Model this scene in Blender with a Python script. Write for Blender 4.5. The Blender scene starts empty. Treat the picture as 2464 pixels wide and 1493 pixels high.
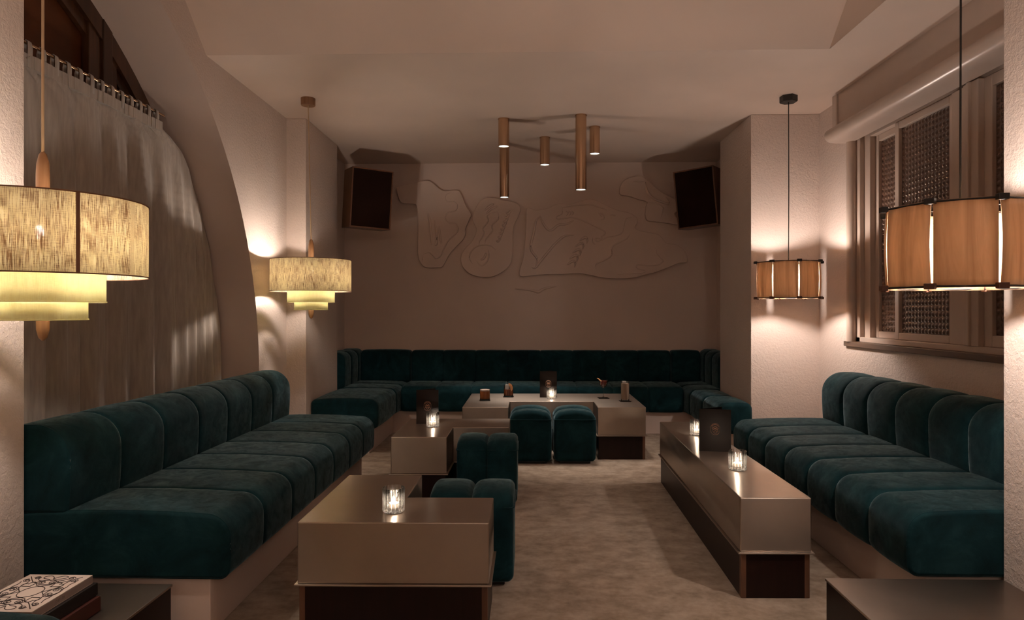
import bpy, bmesh, math, random
from math import sin, cos, pi, sqrt, radians as R
from mathutils import Vector, Matrix
random.seed(7)
S = bpy.context.scene
COL = S.collection

# ------------------------------------------------------------------ camera
F_PX = 1600.0
cam_d = bpy.data.cameras.new('camera'); cam = bpy.data.objects.new('camera', cam_d); COL.objects.link(cam)
cam_d.sensor_fit = 'HORIZONTAL'; cam_d.sensor_width = 36.0
cam_d.lens = 36.0 * F_PX / 2464.0
cam_d.clip_start = 0.02
YAW = math.atan(43.0 / F_PX)
cam.location = (0, 0, 1.2); cam.rotation_euler = (R(90), 0, YAW)
S.camera = cam
# ------------------------------------------------------------------ world + exposure
w = bpy.data.worlds.new('night'); S.world = w; w.use_nodes = True
w.node_tree.nodes['Background'].inputs[0].default_value = (0.06, 0.03, 0.02, 1)
w.node_tree.nodes['Background'].inputs[1].default_value = 0.05
S.view_settings.view_transform = 'Standard'; S.view_settings.look = 'None'
S.view_settings.gamma = 1.0; S.view_settings.exposure = 1.86
S.view_settings.use_curve_mapping = False
# lamp strengths (tuned together)
BULB = 350.0          # emission of each bulb in the linen pendants
BULB_WOOD = 205.0      # emission of the bulb in the veneer pendants
BULB_COL = (1.0, 0.85, 0.74, 1)
FILL_GLOBE = 5.0  # emission of the added fill globes behind the camera
SPOT_W = 12.0
CANDLE_W = 0.10
cy = S.cycles
cy.use_denoising = True
cy.max_bounces = 10; cy.diffuse_bounces = 5; cy.glossy_bounces = 4
cy.transmission_bounces = 6; cy.transparent_max_bounces = 16
cy.sample_clamp_indirect = 3.0; cy.blur_glossy = 0.5
cy.caustics_reflective = False; cy.caustics_refractive = False

# ------------------------------------------------------------------ materials
def newmat(name):
    m = bpy.data.materials.new(name); m.use_nodes = True
    nt = m.node_tree; b = nt.nodes['Principled BSDF']
    return m, nt, b
def N(nt, t, **k):
    n = nt.nodes.new(t)
    for a, v in k.items(): setattr(n, a, v)
    return n
def coords(nt, kind='Object', scale=(1, 1, 1)):
    tc = N(nt, 'ShaderNodeTexCoord'); mp = N(nt, 'ShaderNodeMapping')
    nt.links.new(tc.outputs[kind], mp.inputs[0]); mp.inputs['Scale'].default_value = scale
    return mp.outputs[0]
def noise(nt, vec, scale, detail=3, rough=0.5, dist=0.0):
    n = N(nt, 'ShaderNodeTexNoise'); nt.links.new(vec, n.inputs['Vector'])
    n.inputs['Scale'].default_value = scale; n.inputs['Detail'].default_value = detail
    n.inputs['Roughness'].default_value = rough; n.inputs['Distortion'].default_value = dist
    return n.outputs['Fac']
def ramp(nt, fac, stops):
    r = N(nt, 'ShaderNodeValToRGB'); nt.links.new(fac, r.inputs[0])
    e = r.color_ramp.elements
    while len(e) < len(stops): e.new(0.5)
    for i, (p, c) in enumerate(stops): e[i].position = p; e[i].color = (*c, 1) if len(c) == 3 else c
    return r.outputs[0]
def bump(nt, h, strength, dist, b):
    n = N(nt, 'ShaderNodeBump'); n.inputs['Strength'].default_value = strength
    n.inputs['Distance'].default_value = dist
    nt.links.new(h, n.inputs['Height']); nt.links.new(n.outputs[0], b.inputs['Normal'])
    return n
def plain(name, col, rough=0.5, metal=0.0, var=0.12, vscale=8, bmp=0.0, bscale=200, spec=0.5):
    m, nt, b = newmat(name)
    b.inputs['Specular IOR Level'].default_value = spec
    v = coords(nt)
    f = noise(nt, v, vscale, 4)
    c = ramp(nt, f, [(0.3, tuple(x * (1 - var) for x in col)), (0.7, tuple(min(1, x * (1 + var)) for x in col))])
    nt.links.new(c, b.inputs['Base Color'])
    b.inputs['Roughness'].default_value = rough; b.inputs['Metallic'].default_value = metal
    if bmp: bump(nt, noise(nt, v, bscale, 3), bmp, 0.002, b)
    return m
WALLC = (0.67, 0.54, 0.475)
def stucco(name, col, strength, scale):
    m, nt, b = newmat(name); v = coords(nt)
    f = noise(nt, v, 1.3, 3)
    c = ramp(nt, f, [(0.3, tuple(x * 0.93 for x in col)), (0.7, tuple(x * 1.04 for x in col))])
    nt.links.new(c, b.inputs['Base Color']); b.inputs['Roughness'].default_value = 0.85
    n1 = noise(nt, v, scale, 4, 0.6, 0.3); n2 = noise(nt, v, scale * 3.2, 2)
    a = N(nt, 'ShaderNodeMath', operation='MULTIPLY_ADD'); nt.links.new(n2, a.inputs[0]); a.inputs[1].default_value = 0.35
    nt.links.new(n1, a.inputs[2])
    bump(nt, a.outputs[0], strength, 0.006, b)
    return m
M_STUCCO = stucco('rough_stucco', (0.66, 0.56, 0.505), 0.8, 55)
M_PLASTER = stucco('smooth_plaster', WALLC, 0.12, 30)
M_CEIL = stucco('ceiling_plaster', (0.68, 0.55, 0.47), 0.10, 40)
M_RELIEF = stucco('relief_plaster', (0.68, 0.54, 0.47), 0.10, 40)
def velvet():
    m, nt, b = newmat('teal_velvet'); v = coords(nt)
    f = noise(nt, v, 6, 6, 0.68, 0.6)
    c = ramp(nt, f, [(0.32, (0.0025, 0.013, 0.017)), (0.52, (0.0048, 0.026, 0.032)), (0.70, (0.012, 0.046, 0.055))])
    nt.links.new(c, b.inputs['Base Color'])
    b.inputs['Roughness'].default_value = 0.85; b.inputs['Specular IOR Level'].default_value = 0.1
    sw = N(nt, 'ShaderNodeMapRange'); nt.links.new(noise(nt, v, 16, 6, 0.72, 0.8), sw.inputs[0])
    sw.inputs[1].default_value = 0.35; sw.inputs[2].default_value = 0.68; sw.inputs[3].default_value = 0.16; sw.inputs[4].default_value = 0.72
    nt.links.new(sw.outputs[0], b.inputs['Sheen Weight'])
    b.inputs['Sheen Roughness'].default_value = 0.32
    b.inputs['Sheen Tint'].default_value = (0.50, 0.72, 0.80, 1)
    bump(nt, noise(nt, v, 300, 3, 0.7), 0.35, 0.0015, b)
    return m
M_VELVET = velvet()
def carpet():
    m, nt, b = newmat('mottled_carpet'); v = coords(nt, scale=(1.0, 1.35, 1))
    f = noise(nt, v, 8.0, 4, 0.55, 0.15)
    f2 = noise(nt, coords(nt), 34, 3, 0.6)
    am = N(nt, 'ShaderNodeMath', operation='MULTIPLY_ADD'); nt.links.new(f2, am.inputs[0]); am.inputs[1].default_value = 0.35
    a0 = N(nt, 'ShaderNodeMath', operation='MULTIPLY_ADD'); nt.links.new(f, a0.inputs[0]); a0.inputs[1].default_value = 0.8; a0.inputs[2].default_value = -0.075; nt.links.new(a0.outputs[0], am.inputs[2]); f = am.outputs[0]
    c = ramp(nt, f, [(0.34, (0.235, 0.175, 0.125)), (0.5, (0.35, 0.27, 0.20)), (0.66, (0.45, 0.36, 0.285))])
    nt.links.new(c, b.inputs['Base Color']); b.inputs['Roughness'].default_value = 0.95
    b.inputs['Specular IOR Level'].default_value = 0.1
    b.inputs['Sheen Weight'].default_value = 0.2
    bump(nt, noise(nt, v, 260, 3, 0.7), 0.5, 0.004, b)
    return m
M_CARPET = carpet()
def brushed(name, col, rough, scale=(3, 220, 220), aniso=0.0):
    m, nt, b = newmat(name); v = coords(nt, scale=scale)
    f = noise(nt, v, 1.0, 4, 0.6)
    f2 = noise(nt, coords(nt), 4.0, 4, 0.6)
    c = ramp(nt, f2, [(0.3, tuple(x * 0.94 for x in col)), (0.7, tuple(min(1, x * 1.08) for x in col))])
    nt.links.new(c, b.inputs['Base Color']); b.inputs['Metallic'].default_value = 1.0
    r = N(nt, 'ShaderNodeMapRange'); nt.links.new(f, r.inputs[0])
    r.inputs[3].default_value = rough - 0.03; r.inputs[4].default_value = rough + 0.04
    nt.links.new(r.outputs[0], b.inputs['Roughness'])
    bump(nt, f, 0.03, 0.0002, b)
    if aniso:
        tg = N(nt, 'ShaderNodeTangent', direction_type='RADIAL', axis='X'); nt.links.new(tg.outputs[0], b.inputs['Tangent'])
        b.inputs['Anisotropic'].default_value = aniso
    return m
M_METAL = brushed('brushed_bronze_steel', (0.385, 0.325, 0.275), 0.33, aniso=0.78)
M_BRASS = brushed('brushed_brass_tube', (0.55, 0.36, 0.23), 0.25, (150, 150, 2))
def wood(name, dark, light, rough=0.45, scale=(30, 30, 2.5), trans=0.0):
    m, nt, b = newmat(name); v = coords(nt, scale=scale)
    f = noise(nt, v, 1.0, 5, 0.6, 0.6)
    c = ramp(nt, f, [(0.3, dark), (0.7, light)])
    nt.links.new(c, b.inputs['Base Color']); b.inputs['Roughness'].default_value = rough
    if light[0] < .06: b.inputs['Specular IOR Level'].default_value = .25
    if trans:
        t = N(nt, 'ShaderNodeBsdfTranslucent'); nt.links.new(c, t.inputs[0])
        mx = N(nt, 'ShaderNodeMixShader'); mx.inputs[0].default_value = trans
        nt.links.new(b.outputs[0], mx.inputs[1]); nt.links.new(t.outputs[0], mx.inputs[2])
        nt.links.new(mx.outputs[0], nt.nodes['Material Output'].inputs[0])
    return m
M_BASE = wood('dark_stained_base', (0.007, 0.0022, 0.0016), (0.013, 0.0042, 0.003), 0.4)
M_POST = wood('brown_post_wood', (0.07, 0.032, 0.018), (0.12, 0.055, 0.03), 0.4)
M_OAK = wood('oiled_oak', (0.20, 0.095, 0.045), (0.33, 0.17, 0.085), 0.45)
M_VENEER = wood('maple_veneer', (0.40, 0.24, 0.13), (0.74, 0.52, 0.33), 0.4, (22, 22, 2.0), 0.15)
M_SPEAKER = wood('walnut_cabinet', (0.07, 0.027, 0.012), (0.13, 0.052, 0.022), 0.35)
M_WINWOOD = wood('dark_window_wood', (0.03, 0.012, 0.006), (0.075, 0.03, 0.013), 0.3)
M_SILL = wood('brown_sill_wood', (0.075, 0.045, 0.03), (0.12, 0.075, 0.05), 0.4, (30, 2.5, 30))
M_BLACK = plain('black_metal', (0.012, 0.010, 0.009), 0.45)
M_BLOCK = plain('brown_block_wood', (0.10, 0.04, 0.022), 0.5)
M_GRILLE = plain('speaker_cloth', (0.014, 0.006, 0.004), 0.9, spec=0.05, bmp=0.5, bscale=500)
M_PVC = plain('cream_window_frame', (0.50, 0.40, 0.34), 0.32, var=0.03)
M_SHUT = plain('cream_shutter_box', (0.52, 0.42, 0.36), 0.30, var=0.03)
M_CORD = plain('cream_cord', (0.55, 0.40, 0.26), 0.6)
M_CURTAIN = None
def curtain_mat():
    m, nt, b = newmat('grey_linen_curtain'); v = coords(nt, scale=(1, 1, 0.12))
    f = noise(nt, v, 60, 4)
    c = ramp(nt, f, [(0.3, (0.31, 0.27, 0.235)), (0.7, (0.40, 0.35, 0.31))])
    nt.links.new(c, b.inputs['Base Color']); b.inputs['Roughness'].default_value = 0.9
    b.inputs['Sheen Weight'].default_value = 0.15
    bump(nt, noise(nt, coords(nt), 350, 2), 0.3, 0.001, b)
    return m
M_CURTAIN = curtain_mat()
def linen(name, base, dark, tr):
    m, nt, b = newmat(name)
    v = coords(nt, 'UV', (520, 18, 1)); v2 = coords(nt, 'UV', (40, 620, 1)); v3 = coords(nt, 'UV', (6, 2, 1))
    f1 = noise(nt, v, 1.0, 3, 0.65); f2 = noise(nt, v2, 1.0, 2, 0.6); f3 = noise(nt, v3, 4.0, 3, 0.6)
    a = N(nt, 'ShaderNodeMath', operation='MULTIPLY_ADD'); nt.links.new(f2, a.inputs[0]); a.inputs[1].default_value = 0.3; nt.links.new(f1, a.inputs[2])
    a2 = N(nt, 'ShaderNodeMath', operation='MULTIPLY_ADD'); nt.links.new(f3, a2.inputs[0]); a2.inputs[1].default_value = 0.35; nt.links.new(a.outputs[0], a2.inputs[2])
    c = ramp(nt, a2.outputs[0], [(0.70, dark), (0.88, base)])
    nt.links.new(c, b.inputs['Base Color']); b.inputs['Roughness'].default_value = 0.9
    t = N(nt, 'ShaderNodeBsdfTranslucent'); nt.links.new(c, t.inputs[0])
    mx = N(nt, 'ShaderNodeMixShader'); mx.inputs[0].default_value = tr
    nt.links.new(b.outputs[0], mx.inputs[1]); nt.links.new(t.outputs[0], mx.inputs[2])
    tr2 = N(nt, 'ShaderNodeBsdfTransparent'); m3 = N(nt, 'ShaderNodeMixShader')
    g2 = ramp(nt, f1, [(0.50, (0, 0, 0)), (0.72, (0.11, 0.11, 0.11))]); nt.links.new(g2, m3.inputs[0])
    nt.links.new(mx.outputs[0], m3.inputs[1]); nt.links.new(tr2.outputs[0], m3.inputs[2])
    nt.links.new(m3.outputs[0], nt.nodes['Material Output'].inputs[0])
    return m
M_LINEN = linen('natural_linen', (0.93, 0.86, 0.62), (0.34, 0.235, 0.15), 0.42)
M_LINEN2 = linen('pale_linen', (0.97, 0.96, 0.70), (0.85, 0.80, 0.56), 0.52)
M_RIM = plain('shade_trim', (0.20, 0.10, 0.055), 0.7)
def emit(name, col, st):
    m = bpy.data.materials.new(name); m.use_nodes = True; nt = m.node_tree
    nt.nodes.remove(nt.nodes['Principled BSDF'])
    e = N(nt, 'ShaderNodeEmission'); e.inputs[0].default_value = col; e.inputs[1].default_value = st
    nt.links.new(e.outputs[0], nt.nodes['Material Output'].inputs[0]); return m
M_BULB = emit('lit_bulb', BULB_COL, BULB)
M_BULBW = emit('lit_frosted_bulb', (1, 0.86, 0.77, 1), BULB_WOOD)
M_LED = emit('lit_downlight_lens', (0.66, 0.92, 1.0, 1), 1.1)
M_FLAME = emit('candle_flame', (1.0, 0.80, 0.58, 1), 55.0)
def clearglass(name, tint=(0.99, 0.985, 0.98), flute=False):
    m = bpy.data.materials.new(name); m.use_nodes = True; nt = m.node_tree
    nt.nodes.remove(nt.nodes['Principled BSDF'])
    t = N(nt, 'ShaderNodeBsdfTransparent'); t.inputs[0].default_value = (*tint, 1)
    g = N(nt, 'ShaderNodeBsdfGlossy'); g.inputs['Roughness'].default_value = 0.08
    g.inputs[0].default_value = (1, 0.97, 0.93, 1)
    lw = N(nt, 'ShaderNodeFresnel'); lw.inputs[0].default_value = 1.28
    v = coords(nt, scale=(1, 1, 1)); bn = N(nt, 'ShaderNodeBump'); bn.inputs['Strength'].default_value = 0.6; bn.inputs['Distance'].default_value = 0.002
    nt.links.new(noise(nt, v, 90, 2), bn.inputs['Height'])
    nt.links.new(bn.outputs[0], g.inputs['Normal']); nt.links.new(bn.outputs[0], lw.inputs['Normal'])
    mx = N(nt, 'ShaderNodeMixShader'); nt.links.new(lw.outputs[0], mx.inputs[0])
    tl = N(nt, 'ShaderNodeBsdfTranslucent'); tl.inputs[0].default_value = (1, .97, .94, 1)
    m2 = N(nt, 'ShaderNodeMixShader'); m2.inputs[0].default_value = 0.05
    nt.links.new(t.outputs[0], m2.inputs[1]); nt.links.new(tl.outputs[0], m2.inputs[2])
    if flute:
        lw.inputs[0].default_value = 1.4
        tc = N(nt, 'ShaderNodeTexCoord'); gr = N(nt, 'ShaderNodeTexGradient', gradient_type='RADIAL'); nt.links.new(tc.outputs['Object'], gr.inputs[0])
        mu = N(nt, 'ShaderNodeMath', operation='MULTIPLY'); nt.links.new(gr.outputs['Fac'], mu.inputs[0]); mu.inputs[1].default_value = 18
        fr = N(nt, 'ShaderNodeMath', operation='FRACT'); nt.links.new(mu.outputs[0], fr.inputs[0])
        pk = ramp(nt, fr.outputs[0], [(0.0, (.03, .03, .03)), (0.40, (.035, .035, .035)), (0.5, (.36, .36, .36)), (0.60, (.035, .035, .035))])  # glint down each flute, painted in as a more translucent line
        sp = N(nt, 'ShaderNodeSeparateXYZ'); nt.links.new(tc.outputs['Object'], sp.inputs[0])
        lo = N(nt, 'ShaderNodeMapRange'); nt.links.new(sp.outputs['Z'], lo.inputs[0]); lo.inputs[1].default_value = .022; lo.inputs[2].default_value = .010; lo.inputs[3].default_value = 0; lo.inputs[4].default_value = 1
        nz = ramp(nt, noise(nt, coords(nt, scale=(1, 1, 2)), 150, 2, .7), [(.45, (0, 0, 0)), (.62, (.5, .5, .5))])  # sparkle in the thick base, painted in as translucent specks
        lm = N(nt, 'ShaderNodeMath', operation='MULTIPLY'); nt.links.new(nz, lm.inputs[0]); nt.links.new(lo.outputs[0], lm.inputs[1])
        ad = N(nt, 'ShaderNodeMath', operation='ADD', use_clamp=True); nt.links.new(pk, ad.inputs[0]); nt.links.new(lm.outputs[0], ad.inputs[1])
        nt.links.new(ad.outputs[0], m2.inputs[0])
    nt.links.new(m2.outputs[0], mx.inputs[1]); nt.links.new(g.outputs[0], mx.inputs[2])
    nt.links.new(mx.outputs[0], nt.nodes['Material Output'].inputs[0]); return m
M_GLASS = clearglass('clear_drinking_glass')
M_CUT = clearglass('fluted_cut_glass', flute=True)
M_WAX = wood('white_wax', (0.86, 0.80, 0.73), (0.9, 0.85, 0.78), 0.5, (3, 3, 3), 0.5)
def liquid(name, col, rough=0.15, al=1.0):
    m, nt, b = newmat(name); b.inputs['Base Color'].default_value = (*col, 1)
    b.inputs['Roughness'].default_value = rough
    b.inputs['Transmission Weight'].default_value = 1 - al
    return m
M_AMBER = liquid('amber_drink', (0.50, 0.16, 0.05)); M_RED = liquid('dark_red_drink', (0.22, 0.025, 0.015))
M_COLA = liquid('brown_cocktail', (0.26, 0.075, 0.025)); M_FOAM = plain('pale_foam', (0.62, 0.48, 0.40), 0.8)
M_CLOUDY = liquid('cloudy_highball', (0.50, 0.36, 0.26), 0.3, 1.0)
M_ICE = liquid('ice', (0.8, 0.72, 0.66), 0.1, 0.5)
M_ORANGE = plain('orange_peel', (0.65, 0.30, 0.12), 0.6)
M_MENU = plain('black_card', (0.010, 0.005, 0.0035), 0.4, spec=0.2)
M_GOLD = plain('copper_foil', (0.62, 0.36, 0.24), 0.35, 0.7)
M_PAPER = plain('page_edges', (0.42, 0.33, 0.26), 0.8)
M_BOOKW = plain('white_book_cloth', (0.62, 0.52, 0.47), 0.6, var=0.03)
M_BOOKS = plain('grey_spine', (0.30, 0.24, 0.22), 0.6)
M_BOOKD = plain('black_book_cloth', (0.012, 0.008, 0.007), 0.5)
M_BOOKR = plain('oxblood_book_cloth', (0.06, 0.014, 0.009), 0.5)
M_INK = plain('dark_brown_ink', (0.02, 0.008, 0.006), 0.6)
def pane_mat(name, col, rough=0.12):
    m, nt, b = newmat(name); f = noise(nt, coords(nt), 2.2, 3)
    c = ramp(nt, f, [(0.35, tuple(x * 0.7 for x in col)), (0.65, tuple(x * 1.25 for x in col))])
    nt.links.new(c, b.inputs['Base Color']); b.inputs['Roughness'].default_value = rough
    b.inputs['Transmission Weight'].default_value = 0.05; b.inputs['IOR'].default_value = 1.5
    return m
M_DIMPLE = pane_mat('dimpled_brown_glass', (0.105, 0.058, 0.040), 0.22)
M_PANE = plain('brown_window_glass', (0.085, 0.028, 0.010), 0.35, spec=.15, var=.3, vscale=3)

# ------------------------------------------------------------------ mesh helpers
def mk(name, verts, faces, mat, parent=None, smooth=False, uvs=None, loc=None):
    me = bpy.data.meshes.new(name); me.from_pydata([tuple(v) for v in verts], [], faces)
    if uvs:
        uvl = me.uv_layers.new(name='UVMap')
        for p in me.polygons:
            for li, vi in zip(p.loop_indices, p.vertices): uvl.data[li].uv = uvs[vi]
    bm = bmesh.new(); bm.from_mesh(me); bmesh.ops.recalc_face_normals(bm, faces=bm.faces); bm.to_mesh(me); bm.free()
    if smooth:
        for p in me.polygons: p.use_smooth = True
    me.materials.append(mat)
    o = bpy.data.objects.new(name, me); COL.objects.link(o)
    if parent: o.parent = parent
    if loc: o.location = loc
    return o
def mkraw(name, verts, faces, mat, parent=None):
    me = bpy.data.meshes.new(name); me.from_pydata([tuple(v) for v in verts], [], faces)
    me.materials.append(mat); o = bpy.data.objects.new(name, me); COL.objects.link(o)
    if parent: o.parent = parent
    return o
class MB:
    def __init__(s): s.v = []; s.f = []; s.uv = []
    def add(s, v, f, uv=None):
        n = len(s.v); s.v += [tuple(p) for p in v]; s.f += [tuple(i + n for i in q) for q in f]
        s.uv += uv if uv else [(0, 0)] * len(v)
        return s
    def box(s, x0, x1, y0, y1, z0, z1, M=None):
        v = [Vector((x, y, z)) for x in (x0, x1) for y in (y0, y1) for z in (z0, z1)]
        if M: v = [M @ p for p in v]
        return s.add(v, [(0, 1, 3, 2), (4, 6, 7, 5), (0, 4, 5, 1), (2, 3, 7, 6), (0, 2, 6, 4), (1, 5, 7, 3)])
    def tube(s, pts, r, n=8, rz=None, closed=False):
        pts = [Vector(p) for p in pts]; m = len(pts); vs = []; fs = []
        up0 = Vector((0, 0, 1))
        for i, p in enumerate(pts):
            a = pts[i - 1] if (i or closed) else p; b = pts[(i + 1) % m] if (i < m - 1 or closed) else p
            t = (b - a).normalized(); u = t.cross(up0)
            if u.length < 1e-4: u = t.cross(Vector((0, 1, 0)))
            u.normalize(); w2 = u.cross(t)
            rr = r[i] if isinstance(r, (list, tuple)) else r
            for k in range(n):
                an = 2 * pi * k / n; vs.append(p + u * cos(an) * rr + w2 * sin(an) * rr)
        for i in range(m if closed else m - 1):
            j = (i + 1) % m
            for k in range(n): fs.append((i * n + k, i * n + (k + 1) % n, j * n + (k + 1) % n, j * n + k))
        if not closed: fs.append(tuple(range(n))); fs.append(tuple(range((m - 1) * n, m * n)))
        return s.add(vs, fs)
    def lathe(s, prof, n=48, flute=0, amp=0.0, cap=True, c=(0, 0, 0), sy=1.0):
        vs = []; fs = []; uv = []
        for r, z in prof:
            for k in range(n):
                a = 2 * pi * k / n; rr = r * (1 + (amp * cos(flute * a) if flute else 0))
                vs.append((c[0] + rr * cos(a), c[1] + sy * rr * sin(a), c[2] + z)); uv.append((a * 0.3, z))
        for i in range(len(prof) - 1):
            for k in range(n): fs.append((i * n + k, i * n + (k + 1) % n, (i + 1) * n + (k + 1) % n, (i + 1) * n + k))
        if cap:
            fs.append(tuple(range(n))); fs.append(tuple(range((len(prof) - 1) * n, len(prof) * n)))
        return s.add(vs, fs, uv)
    def prism(s, poly, z0, z1):
        n = len(poly); v = [(x, y, z0) for x, y in poly] + [(x, y, z1) for x, y in poly]
        f = [tuple(range(n)), tuple(range(n, 2 * n))] + [(i, (i + 1) % n, n + (i + 1) % n, n + i) for i in range(n)]
        return s.add(v, f)
    def build(s, name, mat, parent=None, smooth=False, bev=0, uv=False, loc=None, angle=None):
        o = mk(name, s.v, s.f, mat, parent, smooth, s.uv if uv else None, loc)
        if bev:
            b = o.modifiers.new('bevel', 'BEVEL'); b.width = bev; b.segments = 2; b.limit_method = 'ANGLE'; b.angle_limit = R(40)
        if smooth and not angle: angle = 55
        if angle:
            for p in o.data.polygons: p.use_smooth = True
            o.data.set_sharp_from_angle(angle=R(angle))
        return o
def thing(name, label, cat, loc=(0, 0, 0), rz=0, group=None):
    o = bpy.data.objects.new(name, None); COL.objects.link(o); o.location = loc; o.rotation_euler = (0, 0, rz)
    o.empty_display_size = 0.05
    o['label'] = label; o['category'] = cat
    if group: o['group'] = group
    return o
def tag(o, label, cat, group=None):
    o['label'] = label; o['category'] = cat
    if group: o['group'] = group
    return o
def struct(o): o['kind'] = 'structure'; return o
def dup(root, loc, rz=None, label=None):
    r = root.copy(); COL.objects.link(r); r.location = loc
    if rz is not None: r.rotation_euler = (0, 0, rz)
    if label: r['label'] = label
    for ch in list(root.children):
        c = ch.copy(); COL.objects.link(c); c.parent = r
        for g in list(ch.children):
            d = g.copy(); COL.objects.link(d); d.parent = c
    return r
def catmull(pts, k=6, closed=False):
    P = [Vector(p) for p in pts]; n = len(P); out = []
    for i in range(n if closed else n - 1):
        p0 = P[i - 1] if (i or closed) else P[0]; p1 = P[i]; p2 = P[(i + 1) % n]
        p3 = P[(i + 2) % n] if (closed or i + 2 < n) else P[-1]
        for j in range(k):
            t = j / k
            out.append(0.5 * ((2 * p1) + (-p0 + p2) * t + (2 * p0 - 5 * p1 + 4 * p2 - p3) * t * t + (-p0 + 3 * p1 - 3 * p2 + p3) * t ** 3))
    if not closed: out.append(P[-1])
    return out
def rrect(a0, a1, z0, z1, rad, seg=7, crown=0.0, bulge=0.0, edge=5):
    """closed outline; rad = radii at (a0,z0),(a1,z0),(a1,z1),(a0,z1)"""
    cs = [(a0 + rad[0], z0 + rad[0], rad[0], pi), (a1 - rad[1], z0 + rad[1], rad[1], 1.5 * pi),
          (a1 - rad[2], z1 - rad[2], rad[2], 0), (a0 + rad[3], z1 - rad[3], rad[3], 0.5 * pi)]
    pts = []
    for cx, cz, r, a in cs:
        for i in range(seg + 1):
            t = a + 0.5 * pi * i / seg; pts.append((cx + r * cos(t), cz + r * sin(t)))
    full = []
    for i, p in enumerate(pts):
        q = pts[(i + 1) % len(pts)]; full.append(p)
        if (i + 1) % (seg + 1) == 0:
            for k in range(1, edge): full.append((p[0] + (q[0] - p[0]) * k / edge, p[1] + (q[1] - p[1]) * k / edge))
    ac, ah = (a0 + a1) / 2, (a1 - a0) / 2; zc, zh = (z0 + z1) / 2, (z1 - z0) / 2
    out = []
    for a, z in full:
        da = (a - ac) / ah; dz = (z - zc) / zh
        z2 = z + (crown * (1 - da * da) if dz > 0 else 0) * max(0, dz)
        a2 = a + bulge * (1 - dz * dz) * da
        out.append((a2, z2))
    return out
def channel(prof, L, n, T, dip=0.012, bulge=0.008, re=0.035, sig=0.009, ends=(True, True)):
    """tufted channels: outline prof(a,z) swept over length L with n swelling segments; T maps (a,s,z)->xyz"""
    m = len(prof); nor = []
    for i in range(m):
        p, q = prof[i - 1], prof[(i + 1) % m]; t = Vector((q[0] - p[0], q[1] - p[1]))
        nr = Vector((t.y, -t.x)); nr = nr.normalized() if nr.length > 1e-9 else Vector((0, 0)); nor.append(nr)
    ss = []
    for k in range(n):
        K = 16
        for j in range(K + 1):
            t = 0.5 - 0.5 * cos(pi * j / K)
            if k and j == 0: continue
            ss.append((k + t) * L / n)
    extra = [re * x for x in (0.02, 0.1, 0.25, 0.5, 0.8)]
    ss = sorted(set([round(x, 5) for x in ss] + [round(x, 5) for x in extra] + [round(L - x, 5) for x in extra]))
    vs = []; fs = []
    for s in ss:
        t = (s * n / L) % 1.0; seg = L / n
        d = min(t, 1 - t) * seg
        off = bulge * (sin(pi * t) ** 0.6 if 0 < t < 1 else 0) - (dip * math.exp(-d / sig))
        near_end = (s < seg / 2, L - s < seg / 2)
        for e, de in ((0, s), (1, L - s)):
            if near_end[e]:
                off = bulge * (sin(pi * t) ** 0.6 if (0 < t < 1 and t != 0) else 0)
                if ends[e] and de < re: off -= re * (1 - sqrt(max(0, 1 - ((re - de) / re) ** 2)))
        for (a, z), nr in zip(prof, nor): vs.append(T(a + nr.x * off, s, z + nr.y * off))
    for i in range(len(ss) - 1):
        for k in range(m): fs.append((i * m + k, i * m + (k + 1) % m, (i + 1) * m + (k + 1) % m, (i + 1) * m + k))
    base = (len(ss) - 1) * m
    fs.append(tuple(range(m))); fs.append(tuple(range(base, base + m)))
    return vs, fs
def tufted(name, prof, L, n, T, parent, **k):
    vs, fs = channel(prof, L, n, T, **k)
    o = mk(name, vs, fs, M_VELVET, parent, True)
    o.data.set_sharp_from_angle(angle=R(55))
    return o
def piping(prof, s, T, parent, off=1, r=0.0038):
    b = MB(); cx = sum(p[0] for p in prof) / len(prof); cz = sum(p[1] for p in prof) / len(prof)
    pts = []
    for a, z in prof:
        d = Vector((a - cx, z - cz)); d2 = d * (1 - 0.002 / max(d.length, .05))
        pts.append(T(cx + d2.x, s, cz + d2.y))
    b.tube(pts, r, 6, closed=True)
    return b.build('piping', M_VELVET, parent, True)

# ------------------------------------------------------------------ room dimensions
ZC = 2.76; XL = -1.98; XR = 2.30; YB = 7.05; XNL = -1.85; XNR = 1.735; YNL = 2.386; YNR = 2.485
ZH = 3.55; Y0 = -4.2
ARC_Y, ARC_Z, ARC_R = 2.385, 0.70, 2.43
def arc_y(z, Rr=ARC_R):
    if z <= ARC_Z: return ARC_Y + Rr
    q = Rr * Rr - (z - ARC_Z) ** 2
    return ARC_Y + sqrt(max(q, 0))
def quadobj(name, quads, mat):
    v = []; f = []
    for q in quads: n = len(v); v += q; f.append(tuple(range(n, n + len(q))))
    return struct(mkraw(name, v, f, mat))
# floor, ceilings
quadobj('floor', [[(-2.6, Y0, 0), (2.6, Y0, 0), (2.6, 7.2, 0), (-2.6, 7.2, 0)]], M_CARPET)
YS = 4.02
SL = 0.25; SZ = 0.22
ytop = YS - (ZH - ZC) / SZ * SL
b = MB(); b.box(XL - .6, 2.5, YS, 7.2, ZC, ZC + .12); b.box(1.79, 2.5, Y0, YS, ZC, ZC + .12)
struct(b.build('ceiling', M_CEIL))
quadobj('ceiling_slope', [[(XL - .02, YS, ZC), (1.79, YS, ZC), (1.79, ytop, ZH), (XL - .02, ytop, ZH)],
                          [(XL - .02, ytop, ZH), (1.79, ytop, ZH), (1.79, Y0, ZH), (XL - .02, Y0, ZH)]], M_CEIL).name = 'ceiling'
quadobj('trim_1', [[(1.7885, YS, ZC), (1.7885, YNR, ZC), (1.7885, YNR, ZH), (1.7885, ytop, ZH)]], M_CEIL)
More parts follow.
